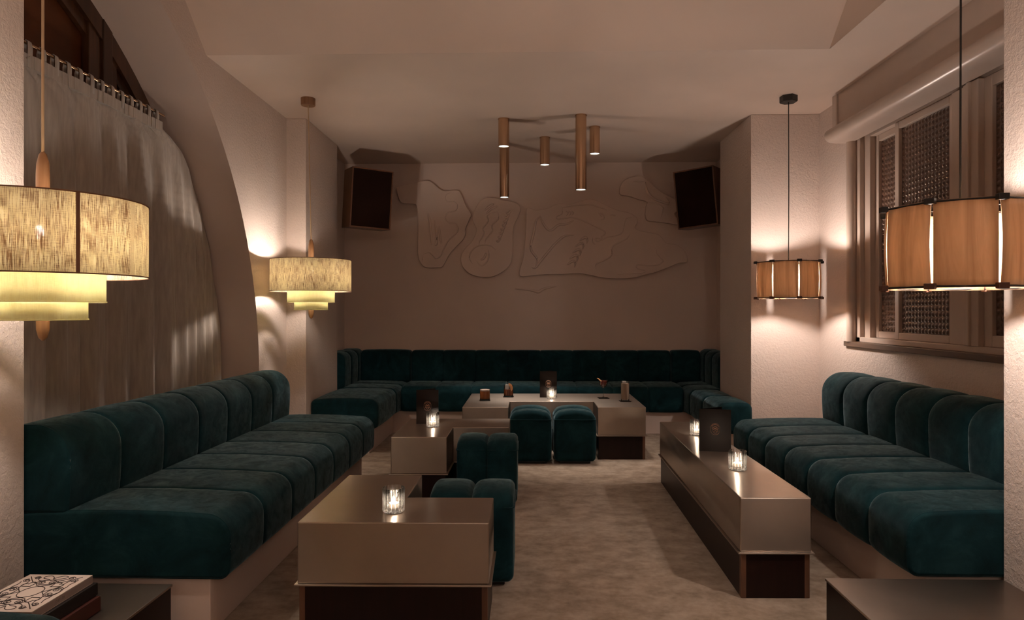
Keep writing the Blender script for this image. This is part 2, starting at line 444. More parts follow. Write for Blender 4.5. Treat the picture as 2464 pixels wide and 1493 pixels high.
# walls
quadobj('wall_back', [[(-2.2, YB, 0), (2.6, YB, 0), (2.6, YB, 3), (-2.2, YB, 3)]], M_PLASTER)
# left wall with the arched opening
zs = [0, 0.35, 0.7] + [0.7 + ARC_R * sin(R(a)) for a in range(3, 91, 3)]
v = []; f = []
for z in zs: v += [(XL, arc_y(z), z), (XL, 5.36, z)]
for i in range(len(zs) - 1): f.append((2 * i, 2 * i + 1, 2 * i + 3, 2 * i + 2))
n = len(v); v += [(XL, ARC_Y, zs[-1]), (XL, 5.36, zs[-1]), (XL, 5.36, 3.6), (XL, ARC_Y, 3.6)]; f.append((n, n + 1, n + 2, n + 3))
n = len(v); v += [(XL, 5.36, 0), (XL, YB, 0), (XL, YB, 3.6), (XL, 5.36, 3.6)]; f.append((n, n + 1, n + 2, n + 3))
struct(mkraw('wall_left', v, f, M_STUCCO))
v = []; f = []
for z in zs: v += [(XL, arc_y(z), z), (-2.42, arc_y(z), z)]
for i in range(len(zs) - 1): f.append((2 * i, 2 * i + 2, 2 * i + 3, 2 * i + 1))
o = struct(mkraw('trim_2', v, f, M_PLASTER))
for p in o.data.polygons: p.use_smooth = True
# near walls (flush with the camera side of the room), each closes its niche
b = MB(); b.box(XNL - .7, XNL, Y0, YNL, 0, 3.6); struct(b.build('wall_left', M_STUCCO, bev=0.004))
b = MB(); b.box(XNR, XNR + .9, Y0, YNR, 0, 3.6); struct(b.build('wall_right', M_STUCCO, bev=0.004))
quadobj('wall_front', [[(-2.6, Y0, 0), (2.6, Y0, 0), (2.6, Y0, 3.6), (-2.6, Y0, 3.6)]], M_PLASTER)
# right wall with window opening
WY0, WY1, WZ0, WZ1 = 2.55, 4.90, 0.975, 2.52
quadobj('wall_right', [[(XR, YNR, 0), (XR, YB, 0), (XR, YB, WZ0), (XR, YNR, WZ0)],
                       [(XR, WY1, WZ0), (XR, YB, WZ0), (XR, YB, ZC), (XR, WY1, ZC)],
                       [(XR, YNR, WZ1), (XR, WY1, WZ1), (XR, WY1, ZC), (XR, YNR, ZC)],
                       [(XR, YNR, WZ0), (XR, WY0, WZ0), (XR, WY0, WZ1), (XR, YNR, WZ1)]], M_STUCCO)
# pilasters in front of the back alcove
b = MB(); b.box(XL - .02, -1.82, 5.36, 6.24, 0, ZC); struct(b.build('trim_3', M_STUCCO, bev=0.004))
b = MB(); b.box(1.762, 2.32, 5.35, 6.21, 0, ZC); struct(b.build('trim_4', M_STUCCO, bev=0.004))
b = MB(); b.box(1.965, 2.32, 6.21, YB, 0, ZC); struct(b.build('wall_right', M_PLASTER))

# ------------------------------------------------------------------ left arched window
win = struct(bpy.data.objects.new('window_1', None)); COL.objects.link(win)
def ring(r0, r1, x0, x1, name, mat, par):
    v = []; f = []
    angs = [R(a) for a in range(0, 91, 3)]
    for a in angs:
        for r in (r0, r1):
            for x in (x0, x1): v.append((x, ARC_Y + r * cos(a), ARC_Z + r * sin(a)))
    for i in range(len(angs) - 1):
        p = 4 * i; q = p + 4
        for a_, b_ in ((0, 1), (1, 3), (3, 2), (2, 0)): f.append((p + a_, p + b_, q + b_, q + a_))
    return mk(name, v, f, mat, par)
ring(ARC_R - 0.10, ARC_R + .01, -2.40, -2.35, 'window_frame', M_WINWOOD, win)
ring(ARC_R - 0.16, ARC_R - 0.10, -2.40, -2.375, 'window_frame', M_WINWOOD, win)
b = MB(); b.box(-2.40, -2.345, 3.60, 3.68, .7, 2.95); b.box(-2.40, -2.36, 3.50, 3.60, .7, 3.0); b.box(-2.40, -2.36, 3.68, 3.74, .7, 2.9)
b.build('mullion', M_WINWOOD, win, bev=0.004)
v = [(-2.405, ARC_Y, 0.0)] + [(-2.405, ARC_Y + ARC_R, 0.0)] + [(-2.405, arc_y(z), z) for z in zs[2:]]
mk('pane', v, [tuple(range(len(v)))], M_PANE, win)
b = MB(); b.box(-2.46, -2.43, 2.2, 5.0, 0, 3.4); struct(b.build('wall_left', M_BASE))
# ------------------------------------------------------------------ curtain
def curtain():
    cur = thing('curtain', 'floor-length grey linen tab-top curtain hung inside the tall arch', 'curtain', (-2.25, 2.0, 0))
    Y1 = 3.985; ztop = 2.34; zb = 0.12; NU, NV = 320, 40
    rnd = random.Random(3)
    ph = [(rnd.uniform(22, 62), rnd.uniform(0, 6.28), rnd.uniform(.3, 1)) for _ in range(6)]
    v = []
    for j in range(NV + 1):
        z = ztop - (ztop - zb) * j / NV
        ymax = min(arc_y(z) - 0.03, Y1 + 2.2 * (ztop - z)) 
        for i in range(NU + 1):
            u = i / NU
            y = 1.75 + (ymax - 1.75) * u
            hang = (ztop - z)
            amp = 0.010 + 0.026 * min(1, hang / 0.7)
            x = sum(a * sin(k * (y * .8 + u * .4) * 1.05 + p + 0.5 * sin(z * .8 + k)) for k, p, a in ph) / 1.7 * amp
            x *= min(1, .25 + (1 - u) * 9)
            x += 0.003 * sin(150 * u) * max(0, 1 - hang / .5)
            zz = z - (0.02 * abs(sin(pi * (y - 1.9) / 0.085)) if j == 0 else 0)
            v.append((x, y - 2.0, zz))
    f = [(j * (NU + 1) + i, j * (NU + 1) + i + 1, (j + 1) * (NU + 1) + i + 1, (j + 1) * (NU + 1) + i) for j in range(NV) for i in range(NU)]
    o = mk('cloth', v, f, M_CURTAIN, cur, True)
    s = o.modifiers.new('thick', 'SOLIDIFY'); s.thickness = 0.003
    # header band
    b = MB()
    for i in range(60):
        y0 = 1.75 + (Y1 - 1.75) * i / 60; y1 = 1.75 + (Y1 - 1.75) * (i + 1) / 60
        b.box(-.013 + .004 * sin(i), .015 + .004 * sin(i), y0 - 2, y1 - 2, ztop - .055, ztop + .004)
    b.build('header_band', M_CURTAIN, cur)
    y = 1.90
    while y < Y1 - .01:
        wv = 0.014; t = []
        t = MB()
        pr = [(-.012, ztop - .03), (-.014, 2.375), (-.010, 2.402), (0, 2.410), (.010, 2.402), (.014, 2.375), (.012, ztop - .03)]
        vv = []; ff = []
        for (x, z) in pr:
            for dy in (-wv, wv): vv.append((x, y - 2 + dy * (0.8 if z > 2.38 else 1), z))
        for i in range(len(pr) - 1): ff.append((2 * i, 2 * i + 1, 2 * i + 3, 2 * i + 2))
        o = mk('tab', vv, ff, M_CURTAIN, cur, True)
        s = o.modifiers.new('thick', 'SOLIDIFY'); s.thickness = 0.002
        y += 0.085
    b = MB(); b.tube([(-2.25, 1.72, 2.395), (-2.25, 4.03, 2.395)], 0.007, 12)
    o = b.build('curtain_rod', M_BRASS, None, True); tag(o, 'thin brass curtain rod across the arch under the brown window', 'curtain rod')
curtain()

# ------------------------------------------------------------------ right window
def right_window():
    w2 = struct(bpy.data.objects.new('window_2', None)); COL.objects.link(w2)
    X = XR
    def fb(*boxes, name='window_frame', mat=M_PVC, bev=0.004):
        b = MB()
        for q in boxes: b.box(*q)
        return b.build(name, mat, w2, bev=bev)
    xo = X + 0.14
    # outer jamb at the far side, head, bottom
    fb((X + .02, xo, 4.74, 4.90, WZ0, WZ1), (X + .05, xo, 4.66, 4.74, WZ0, WZ1))
    fb((X + .02, xo, WY0, 4.9, WZ1 - .07, WZ1), (X + .05, xo, WY0, 4.66, WZ1 - .12, WZ1 - .07))
    fb((X + .02, xo, WY0, 4.9, WZ0, WZ0 + .035))
    def sash(y0, y1, x, st=0.045, z0=WZ0 + .035, z1=WZ1 - .12):
        fb((x, x + .035, y0, y0 + st, z0, z1), (x, x + .035, y1 - st, y1, z0, z1),
           (x, x + .035, y0 + st, y1 - st, z0, z0 + st), (x, x + .035, y0 + st, y1 - st, z1 - st, z1), name='sash')
        return (y0 + st, y1 - st, z0 + st, z1 - st, x + .022)
    P = [sash(4.25, 4.66, X + .085), sash(3.74, 4.34, X + .045), sash(2.60, 3.50, X + .045, 0.06)]
    fb((X + .015, xo, 3.50, 3.62, WZ0 + .035, WZ1 - .12), (X + .03, xo, 3.62, 3.74, WZ0 + .035, WZ1 - .12), (X + .0, X + .02, 3.555, 3.575, WZ0 + .035, WZ1 - .12), name='mullion')
    for (y0, y1, z0, z1, x) in P:
        c = 0.034; ny = max(2, round((y1 - y0) / c)); nz = round((z1 - z0) / c); K = 8
        NY, NZ = ny * K, nz * K; v = []
        for j in range(NZ + 1):
            for i in range(NY + 1):
                fy = (i / K) % 1 - .5; fz = (j / K) % 1 - .5
                rr = sqrt(fy * fy + fz * fz) / 0.37
                h = 0.0065 * sqrt(max(0, 1 - rr * rr)) if rr < 1 else 0
                v.append((x - h, y0 + (y1 - y0) * i / NY, z0 + (z1 - z0) * j / NZ))
        f = [(j * (NY + 1) + i, j * (NY + 1) + i + 1, (j + 1) * (NY + 1) + i + 1, (j + 1) * (NY + 1) + i) for j in range(NZ) for i in range(NY)]
        mk('pane', v, f, M_DIMPLE, w2, True)
    # rounded guide column beside the far jamb
    b = MB(); b.tube([(X + .0, 4.82, WZ0), (X + .0, 4.82, WZ1 - .05)], 0.035, 20); b.build('guide_rail', M_PVC, w2, True)
    b = MB(); b.box(X + .14, X + .2, WY0 - .1, 5.0, .9, 2.6); struct(b.build('wall_right', M_BASE))
    # brown sill
    b = MB(); b.box(X - .02, X + .14, YNR, 4.90, WZ0 - .035, WZ0); struct(b.build('trim_5', M_SILL, bev=0.003))
    # shutter box: upright panel and rounded nose
    prof = [(X + .01, ZC), (X - .075, ZC), (X - .075, 2.535), (X - .13, 2.50)]
    cz, cx, r = 2.455, X - .125, 0.05
    for i in range(9): a = R(100 + 20 * i); prof.append((cx + r * cos(a) , cz + r * sin(a)))
    prof += [(X - .09, 2.402), (X + .01, 2.402)]
    v = []; m = len(prof)
    for y in (YNR, 4.86):
        for x, z in prof: v.append((x, y, z))
    f = [(k, (k + 1) % m, m + (k + 1) % m, m + k) for k in range(m)] + [tuple(range(m)), tuple(range(m, 2 * m))]
    o = struct(mk('trim_6', v, f, M_SHUT, None, True)); o.data.set_sharp_from_angle(angle=R(35))
    b = MB(); b.box(X - .09, X, 4.86, 4.93, 2.45, ZC); struct(b.build('trim_7', M_PVC, bev=0.008))
right_window()

# ------------------------------------------------------------------ benches
def side_bench(label, x_front, x_back, x_wall, y0, y1, n, nb, plinth_x, sgn, y0b=None, puff=(.012, .006, .009)):
    t = thing('velvet_bench', label, 'bench', ((x_front + x_back) / 2, y0, 0))
    ox, oy = (x_front + x_back) / 2, y0
    # outlines are written with 'a' growing toward the room front; sgn=+1: front is +x (left bench)
    T = lambda a, s, z: (sgn * a, s, z)
    fa = abs(x_front - ox); wa = -abs(x_wall - ox)
    ba = -abs(x_back - ox)
    b = MB(); pa = fa - abs(x_front - plinth_x)
    xs = sorted((sgn * (wa), sgn * pa)); b.box(xs[0], xs[1], 0.03, y1 - y0 - .02, 0, 0.213)
    b.build('plinth', M_PLASTER, t, bev=0.004)
    prof = rrect(wa + .005, fa, 0.216, 0.446, (0.02, 0.035, 0.075, 0.02), crown=0.018, bulge=0.006)
    seat = tufted('seat_cushion', prof, y1 - y0, n, T, t, re=.014, dip=puff[0], bulge=puff[1], sig=puff[2])
    piping(prof, 0.011, T, seat)
    pb = rrect(wa + .01, ba, 0.45, 0.775, (0.02, 0.02, 0.125, 0.09), seg=9, bulge=0.008)
    L = y1 - (y0 if y0b is None else y0b); s0 = (0 if y0b is None else y0b - y0)
    T2 = lambda a, s, z: (sgn * a, s + s0, z)
    bk = tufted('backrest', pb, L, nb, T2, t, re=0.016, dip=puff[0], bulge=puff[1] * 1.3, sig=puff[2])
    piping(pb, 0.011, T2, bk)
    return t
side_bench('long teal velvet channel-tufted bench below the grey curtain, beside the square tables', -1.10, -1.70, -1.965, 2.395, 4.66, 7, 7, -1.18, 1, puff=(.007, .0025, .005))
side_bench('teal velvet channel-tufted bench under the dimpled-glass window behind the narrow table', 1.40, 2.0, 2.285, 2.49, 4.60, 7, 7, 1.475, -1)
# near bench whose corner shows at the very bottom left
t = thing('velvet_bench', 'teal velvet bench corner at bottom left in front of the book stack', 'bench', (-1.45, 0.6, 0))
b = MB(); b.box(-.39, .27, 0, .98, 0, .213); b.build('plinth', M_PLASTER, t, bev=.004)
prof = rrect(-.39, .34, .216, .446, (.04, .045, .075, .04), crown=.018)
tufted('seat_cushion', prof, 1.02, 3, lambda a, s, z: (a, s, z), t, re=.038)

def banquette():
    t = thing('corner_banquette', 'U-shaped dark teal velvet banquette along the back wall under the plaster relief', 'sofa', (0, 6.4, 0))
    oy = 6.4
    b = MB(); b.prism([(-1.955, 5.55 - oy), (-1.34, 5.55 - oy), (-1.34, .07), (1.55, .07), (1.55, 5.50 - oy), (1.755, 5.50 - oy), (1.755, 6.22 - oy), (1.955, 6.22 - oy), (1.955, .63), (-1.955, .63)], 0, .213)
    # clip the arm parts that would run into the pilasters
    b = MB(); b.prism([(-1.81, 5.52 - oy), (-1.34, 5.52 - oy), (-1.34, .07), (1.55, .07), (1.55, 5.42 - oy), (1.755, 5.42 - oy), (1.755, 6.22 - oy), (1.955, 6.22 - oy), (1.955, .62), (-1.955, .62), (-1.955, 6.25 - oy), (-1.81, 6.25 - oy)], 0, .213)
    b.build('plinth', M_PLASTER, t, bev=.003)
    # main seat along x, front edge toward -y
    Tm = lambda a, s, z: (-1.255 + s, -a, z)
    pr = rrect(-.62, .0, .216, .452, (.035, .036, .06, .036), crown=.016, bulge=.005)
    tufted('seat_cushion', pr, 2.735, 8, Tm, t, re=.032, dip=.009, bulge=.003, sig=.006)
    # left arm seat, near part and the corner part
    TL = lambda a, s, z: (a, s + 5.46 - oy, z)
    pl = rrect(-1.815, -1.262, .216, .452, (.035, .036, .06, .036), crown=.014, bulge=.004)
    tufted('seat_cushion', pl, .78, 1, TL, t, re=.032)
    TL2 = lambda a, s, z: (a, s + 6.245 - oy, z)
    tufted('seat_cushion', rrect(-1.95, -1.262, .216, .450, (.035, .036, .06, .036), crown=.014), .77, 2, TL2, t, re=.032)
    # right arm seat
    TRr = lambda a, s, z: (-a, s + 5.30 - oy, z)
    tufted('seat_cushion', rrect(-1.757, -1.485, .216, .452, (.035, .036, .06, .036), crown=.012, bulge=.004), .91, 2, TRr, t, re=.032)
    tufted('seat_cushion', rrect(-1.945, -1.485, .216, .450, (.035, .036, .06, .036), crown=.012), .80, 2, lambda a, s, z: (-a, s + 6.215 - oy, z), t, re=.032)
    # backrests
    pb = rrect(-.625, -.45, .45, .78, (.035, .035, .06, .05), seg=8, bulge=.006)
    tufted('backrest', pb, 2.68, 8, lambda a, s, z: (-1.232 + s, -a, z), t, re=.032, dip=.008, bulge=.003, sig=.006)
    tufted('backrest', pb, .525, 1, lambda a, s, z: (-1.762 + s, -a, z), t, re=.032)
    tufted('backrest', pb, .30, 1, lambda a, s, z: (1.452 + s, -a, z), t, re=.032)
    ps = rrect(-1.955, -1.765, .45, .79, (.035, .035, .07, .05), seg=8, bulge=.006)
    tufted('backrest', ps, .78, 3, lambda a, s, z: (a, s + 6.25 - oy, z), t, re=.032)
    ps2 = rrect(-1.945, -1.765, .45, .79, (.035, .035, .07, .05), seg=8, bulge=.006)
    tufted('backrest', ps2, .78, 3, lambda a, s, z: (-a, s + 6.23 - oy, z), t, re=.032)
banquette()

# ------------------------------------------------------------------ tables
def table(label, pts, group=None, base=True, ztop=.42, zm=.195, posts=()):
    cx = sum(p[0] for p in pts) / len(pts); cyy = sum(p[1] for p in pts) / len(pts)
    t = thing('coffee_table', label, 'table', (cx, cyy, 0), 0, group)
    P = [(x - cx, y - cyy) for x, y in pts]
    def offs(d):
        out = []; n = len(P)
        area = sum(P[i][0] * P[(i + 1) % n][1] - P[(i + 1) % n][0] * P[i][1] for i in range(n))
        sg = 1 if area > 0 else -1
        for i in range(n):
            a = Vector(P[i]) - Vector(P[i - 1]); c = Vector(P[(i + 1) % n]) - Vector(P[i]); a.normalize(); c.normalize()
            na = Vector((a.y, -a.x)) * sg; nc = Vector((c.y, -c.x)) * sg
            bis = (na + nc); k = d * 2 / max(bis.length_squared, .1)
            out.append((P[i][0] + bis.x * k, P[i][1] + bis.y * k))
        return out
    b = MB(); b.prism(P, zm, ztop); b.build('metal_top', M_METAL, t, bev=.004)
    b = MB(); b.prism(offs(.010), zm - .007, zm - .0005); b.build('lip', M_METAL, t, bev=.0015)
    b = MB(); b.prism(offs(-.006), 0, zm - .0075); b.build('base', M_BASE, t, bev=.003)
    for (x, y) in posts:
        b = MB(); x -= cx; y -= cyy; b.box(x - .011, x + .011, y - .011, y + .011, .001, zm - .008)
        b.build('corner_post', M_POST, t, bev=.002)
    return t
G = 'notched square metal coffee tables'
table('notched square bronze-metal coffee table nearest the camera, single candle glass on it', [(-.854, 2.42), (-.15, 2.43), (-.15, 2.76), (-.509, 2.755), (-.509, 3.13), (-.854, 3.12)], posts=((-.838, 2.436), (-.166, 2.446)))
table('notched square metal coffee table in the middle of the row, holding a menu and candle', [(-.854, 4.06), (-.51, 4.065), (-.51, 4.40), (-.14, 4.41), (-.14, 4.77), (-.854, 4.75)], posts=((-.838, 4.076),))
table('wide metal coffee table before the back banquette, holding four drinks', [(-.543, 5.315), (-.17, 5.325), (-.17, 5.66), (.543, 5.68), (.543, 5.345), (.93, 5.355), (.93, 6.23), (-.543, 6.20)], posts=((.914, 5.371),))
table('long narrow metal coffee table beside the bench under the window', [(.873, 2.785), (1.168, 2.79), (1.168, 4.68), (.905, 4.66)], posts=((.889, 2.801), (1.152, 2.806)))
def low_table(label, x0, x1, y0, y1):
    t = thing('side_table', label, 'table', ((x0 + x1) / 2, (y0 + y1) / 2, 0))
    hx, hy = (x1 - x0) / 2, (y1 - y0) / 2
    b = MB(); b.box(-hx, hx, -hy, hy, .204, .213); b.build('metal_top', M_METAL, t, bev=.002)
    b = MB(); b.box(-hx + .004, hx - .004, -hy + .004, hy - .004, 0, .2035); b.build('base', M_BASE, t, bev=.002)
    return t
low_table('low metal-topped side table holding the stack of books', -1.845, -1.285, 1.64, 2.36)
low_table('empty low metal-topped side table at bottom right against the stucco wall', 1.085, 1.73, 1.2, 2.478)

# ------------------------------------------------------------------ poufs
def pouf(label):
    t = thing('velvet_pouf', label, 'pouf', group='velvet poufs tucked at the coffee tables')
    W, D = .37, .312
    T = lambda a, s, z: (s - W / 2, a, z)
    prof = rrect(-D / 2, D / 2, .022, .385, (.03, .03, .045, .045), crown=.028, bulge=.006, edge=8)
    up = tufted('upholstery', prof, W, 2, T, t, dip=.026, bulge=.006, re=.028, sig=.014)
    for s in (-1, 1):
        b = MB(); x0, x1 = (.010, W / 2 + .003) if s > 0 else (-W / 2 - .003, -.010)
        yy = D / 2 + .0045; rr = .028; pts = []
        for (cx, cy2, a0) in ((x1 - rr, yy - rr, 0), (x0 + rr, yy - rr, 90), (x0 + rr, -yy + rr, 180), (x1 - rr, -yy + rr, 270)):
            for k in range(6): a = R(a0 + 18 * k); pts.append((cx + rr * cos(a), cy2 + rr * sin(a), .346))
        b.tube(pts, .0035, 6, closed=True); b.build('piping', M_VELVET, up, True)
    b = MB(); b.box(-W / 2 + .04, W / 2 - .04, -D / 2 + .035, D / 2 - .035, 0, .024); b.build('foot_plinth', M_BLACK, t, bev=.004)
    return t
p0 = pouf('teal velvet pouf tucked in the notch of the nearest table, frontmost of the four')
p0.location = (-.255, 3.02, 0)
dup(p0, (-.262, 4.19, 0), 0, 'teal velvet pouf in the notch of the middle table beside menu and candle')
dup(p0, (0.006, 5.345, 0), R(90), 'left one of the two teal velvet poufs at the back table')
dup(p0, (0.352, 5.355, 0), R(90), 'right one of the two teal velvet poufs at the back table')

# ------------------------------------------------------------------ linen tier pendants
def linen_pendant(label, loc, ztop, cord_dx=0.0, seam=120, bulb_a=-62):
    t = thing('tier_pendant_lamp', label, 'pendant lamp', loc, group='three-tier linen pendant lamps')
    def drum(r, z0, z1, name, mat, rim=.0022):
        b = MB(); b.lathe([(r, z0), (r, z1)], 96, cap=False)
        o = b.build(name, mat, t, True, uv=True); s = o.modifiers.new('thick', 'SOLIDIFY'); s.thickness = .0015
        for z in (z0, z1):
            q = MB(); q.tube([((r + .001) * cos(2 * pi * k / 72), (r + .001) * sin(2 * pi * k / 72), z) for k in range(72)], rim, 6, closed=True)
            q.build('rim', M_RIM if mat is M_LINEN else M_LINEN2, o, True)
        return o
    o = drum(.288, -.115, .115, 'drum_shade', M_LINEN)
    a = R(seam); q = MB(); v = [((.2895) * cos(a + d), (.2895) * sin(a + d), z) for d in (-.018, .018) for z in (-.115, .115)]
    mk('seam', v, [(0, 1, 3, 2)], M_RIM, o)
    drum(.168, -.195, -.10, 'middle_tier', M_LINEN2, .0022)
    drum(.119, -.25, -.18, 'lower_tier', M_LINEN2, .0022)
    b = MB(); pr = [(.004, -.315), (.014, -.305), (.020, -.28), (.021, -.2), (.021, .2), (.019, .235), (.012, .262), (.004, .272)]
    b.lathe(pr, 24, sy=.6); b.build('wooden_spindle', M_OAK, t, True)
    for (r, z) in ((.287, .10), (.167, -.11), (.118, -.19)):
        b = MB()
        for k in range(3): a = R(30 + 120 * k); b.tube([(.018 * cos(a), .012 * sin(a), z), (r * cos(a), r * sin(a), z)], .0018, 6)
        b.build('spider', M_BLACK, t)
    for k in range(2):
        a = R(bulb_a + 180 * k); x, y = .060 * cos(a), .060 * sin(a)
        b = MB(); b.lathe([(.002, -.017), (.010, -.012), (.0145, 0), (.011, .012), (.007, .026), (.003, .027)], 16, c=(x, y, .01))
        o = b.build('bulb', M_BULB, t, True)
        b = MB(); b.lathe([(.011, .028), (.011, .055)], 12, c=(x, y, .01)); b.tube([(x, y, .06), (.01 * cos(a), .01 * sin(a), .075)], .004, 6); b.build('socket', M_BLACK, o, True)
    H = ztop - loc[2]
    b = MB(); b.tube([(0, 0, .262), (cord_dx * .3, 0, H * .45), (cord_dx, 0, H - .03)], .004, 8); b.build('cord', M_CORD, t, True)
    b = MB(); b.lathe([(.05, H - .052), (.052, H - .046), (.052, H)], 32, c=(cord_dx, 0, 0)); b.build('canopy', M_OAK, t, angle=40)
    return t
linen_pendant('large three-tier linen pendant lamp at left, cut by the photo edge', (-1.508, 2.02, 1.42), ZH, 0, -37)
linen_pendant('farther three-tier linen pendant lamp hanging by the left pilaster', (-1.612, 4.86, 1.452), ZC, -.022)

# ------------------------------------------------------------------ veneer pendants
def veneer_pendant(label, loc, ztop, rot):
    t = thing('veneer_pendant_lamp', label, 'pendant lamp', loc, rot, group='octagonal wood veneer pendant lamps')
    n = 8; Rv = .222; h = .134
    for k in range(n):
        a0 = 2 * pi * (k - .5) / n + R(90); a1 = 2 * pi * (k + .5) / n + R(90)
        p = Vector((Rv * cos(a0), Rv * sin(a0))); q = Vector((Rv * cos(a1), Rv * sin(a1)))
        mid = (p + q) / 2; out = mid.normalized(); d = (q - p).normalized(); wv = .0815
        v = []; f = []; NU, NV = 6, 10
        for j in range(NV + 1):
            z = -h + 2 * h * j / NV; bow = .006 * cos(pi * .5 * (z / h))
            for i in range(NU + 1):
                s = -1 + 2 * i / NU
                c2 = mid + d * (wv * s) + out * (bow + .006 * (1 - s * s))
                v.append((c2.x, c2.y, z))
        for j in range(NV):
            for i in range(NU): f.append((j * (NU + 1) + i, j * (NU + 1) + i + 1, (j + 1) * (NU + 1) + i + 1, (j + 1) * (NU + 1) + i))
        o = mk('veneer_panel', v, f, M_VENEER, t, True); s = o.modifiers.new('thick', 'SOLIDIFY'); s.thickness = .003
    for s in (-1, 1):
        z = s * (h - .004)
        pts = [(Rv * 1.02 * cos(2 * pi * (k - .5) / n + R(90)), Rv * 1.02 * sin(2 * pi * (k - .5) / n + R(90)), z) for k in range(n)]
        b = MB(); b.tube(pts, .0035, 6, closed=True); b.build('frame_ring', M_BLACK, t)
        for k, pt in enumerate(pts):
            ang = 2 * pi * (k - .5) / n + R(90)
            M = Matrix.Translation(Vector((pt[0] * 1.035, pt[1] * 1.035, z))) @ Matrix.Rotation(ang, 4, 'Z')
            b = MB(); b.box(-.010, .010, -.015, .015, -.009, .009, M)
            b.build('corner_block', M_BLOCK if s < 0 else M_BLACK, t, bev=.002)
        if s > 0:
            b = MB()
            for k in range(0, n, 2): b.tube([(0, 0, z), pts[k]], .0025, 6)
            b.build('cross_wire', M_BLACK, t)
    b = MB(); b.lathe([(.004, -.035), (.020, -.028), (.030, 0), (.022, .024), (.012, .04), (.004, .041)], 20, c=(0, 0, .01)); b.build('bulb', M_BULBW, t, True)
    b = MB(); b.lathe([(.014, .052), (.016, .13)], 16); b.build('socket', M_BLACK, t, True)
    H = ztop - loc[2]
    b = MB(); b.tube([(0, 0, .13), (0.002, 0, H * .5), (0, 0, H - .03)], .0035, 8); b.build('cord', M_BLACK, t, True)
    b = MB(); b.lathe([(.060, H - .045), (.062, H - .04), (.062, H)], 6); b.build('canopy', M_BLACK, t)
    return t
veneer_pendant('large veneer-panel pendant lamp at right, nearest the camera', (1.405, 2.21, 1.402), ZH, R(-29))
veneer_pendant('farther veneer-panel pendant lamp hanging before the right pilaster', (1.885, 4.90, 1.417), ZC, R(-26))

# ------------------------------------------------------------------ ceiling tube lights
def tube_light(label, x, y, L, r=.0445):
    t = thing('tube_downlight', label, 'ceiling light', (x, y, ZC), group='brass tube downlights')
    b = MB(); b.lathe([(r - .006, -L + .012), (r - .004, -L), (r, -L), (r, -L + .012), (r, 0)], 32, cap=False); b.build('tube', M_BRASS, t, angle=40)
    b = MB(); b.lathe([(r - .0055, -L + .006), (r - .0055, -L + .011)], 32); b.build('lens', M_LED, t)
    b = MB(); b.lathe([(r + .003, -.006), (r + .003, 0)], 32); b.build('ceiling_plate', M_BRASS, t)
    ld = bpy.data.lights.new('spot', 'SPOT'); ld.energy = SPOT_W; ld.spot_size = R(46); ld.spot_blend = .7; ld.shadow_soft_size = .03
    ld.color = (1, .88, .78)
    lo = bpy.data.objects.new('spot', ld); COL.objects.link(lo); lo.parent = t; lo.location = (0, 0, -L - .01)
tube_light('short brass tube downlight at front left of the cluster', -.213, 5.42, .226)
tube_light('long brass tube downlight hanging lowest behind the front left one', -.238, 6.2, .51)
tube_light('short brass tube downlight in the middle of the cluster', .135, 6.01, .25)
tube_light('longest brass tube downlight, just right of the middle', .408, 5.33, .60)
tube_light('short brass tube downlight farthest right in the cluster', .552, 5.68, .23)

# ------------------------------------------------------------------ speakers
def speaker(label, loc, W, H, D, rot):
    t = thing('wall_speaker', label, 'speaker', loc); t.rotation_euler = rot
    b = MB(); b.box(-W / 2, W / 2, 0, D, -H / 2, H / 2); b.build('cabinet', M_SPEAKER, t, bev=.004)
    b = MB(); e = .012
    b.box(-W / 2, W / 2, -.02, -.0005, H / 2 - e, H / 2); b.box(-W / 2, W / 2, -.02, -.0005, -H / 2, -H / 2 + e)
    b.box(-W / 2, -W / 2 + e, -.02, -.0005, -H / 2 + e, H / 2 - e); b.box(W / 2 - e, W / 2, -.02, -.0005, -H / 2 + e, H / 2 - e)
    b.build('front_frame', M_SPEAKER, t)
    b = MB(); b.box(-W / 2 + e + .001, W / 2 - e - .001, -.010, -.001, -H / 2 + e + .001, H / 2 - e - .001); b.build('grille', M_GRILLE, t)
    b = MB(); b.box(-.04, .04, D + .0005, D + .05, -.05, .05); b.build('bracket', M_BLACK, t)
    return t
speaker('brown wooden speaker mounted high in the left back corner', (-1.49, 6.21, 2.245), .39, .555, .28, (R(4), R(2), R(30)))
speaker('brown wooden speaker mounted high in the right back corner', (1.571, 6.34, 2.262), .38, .55, .27, (R(4), R(-4), R(-30)))

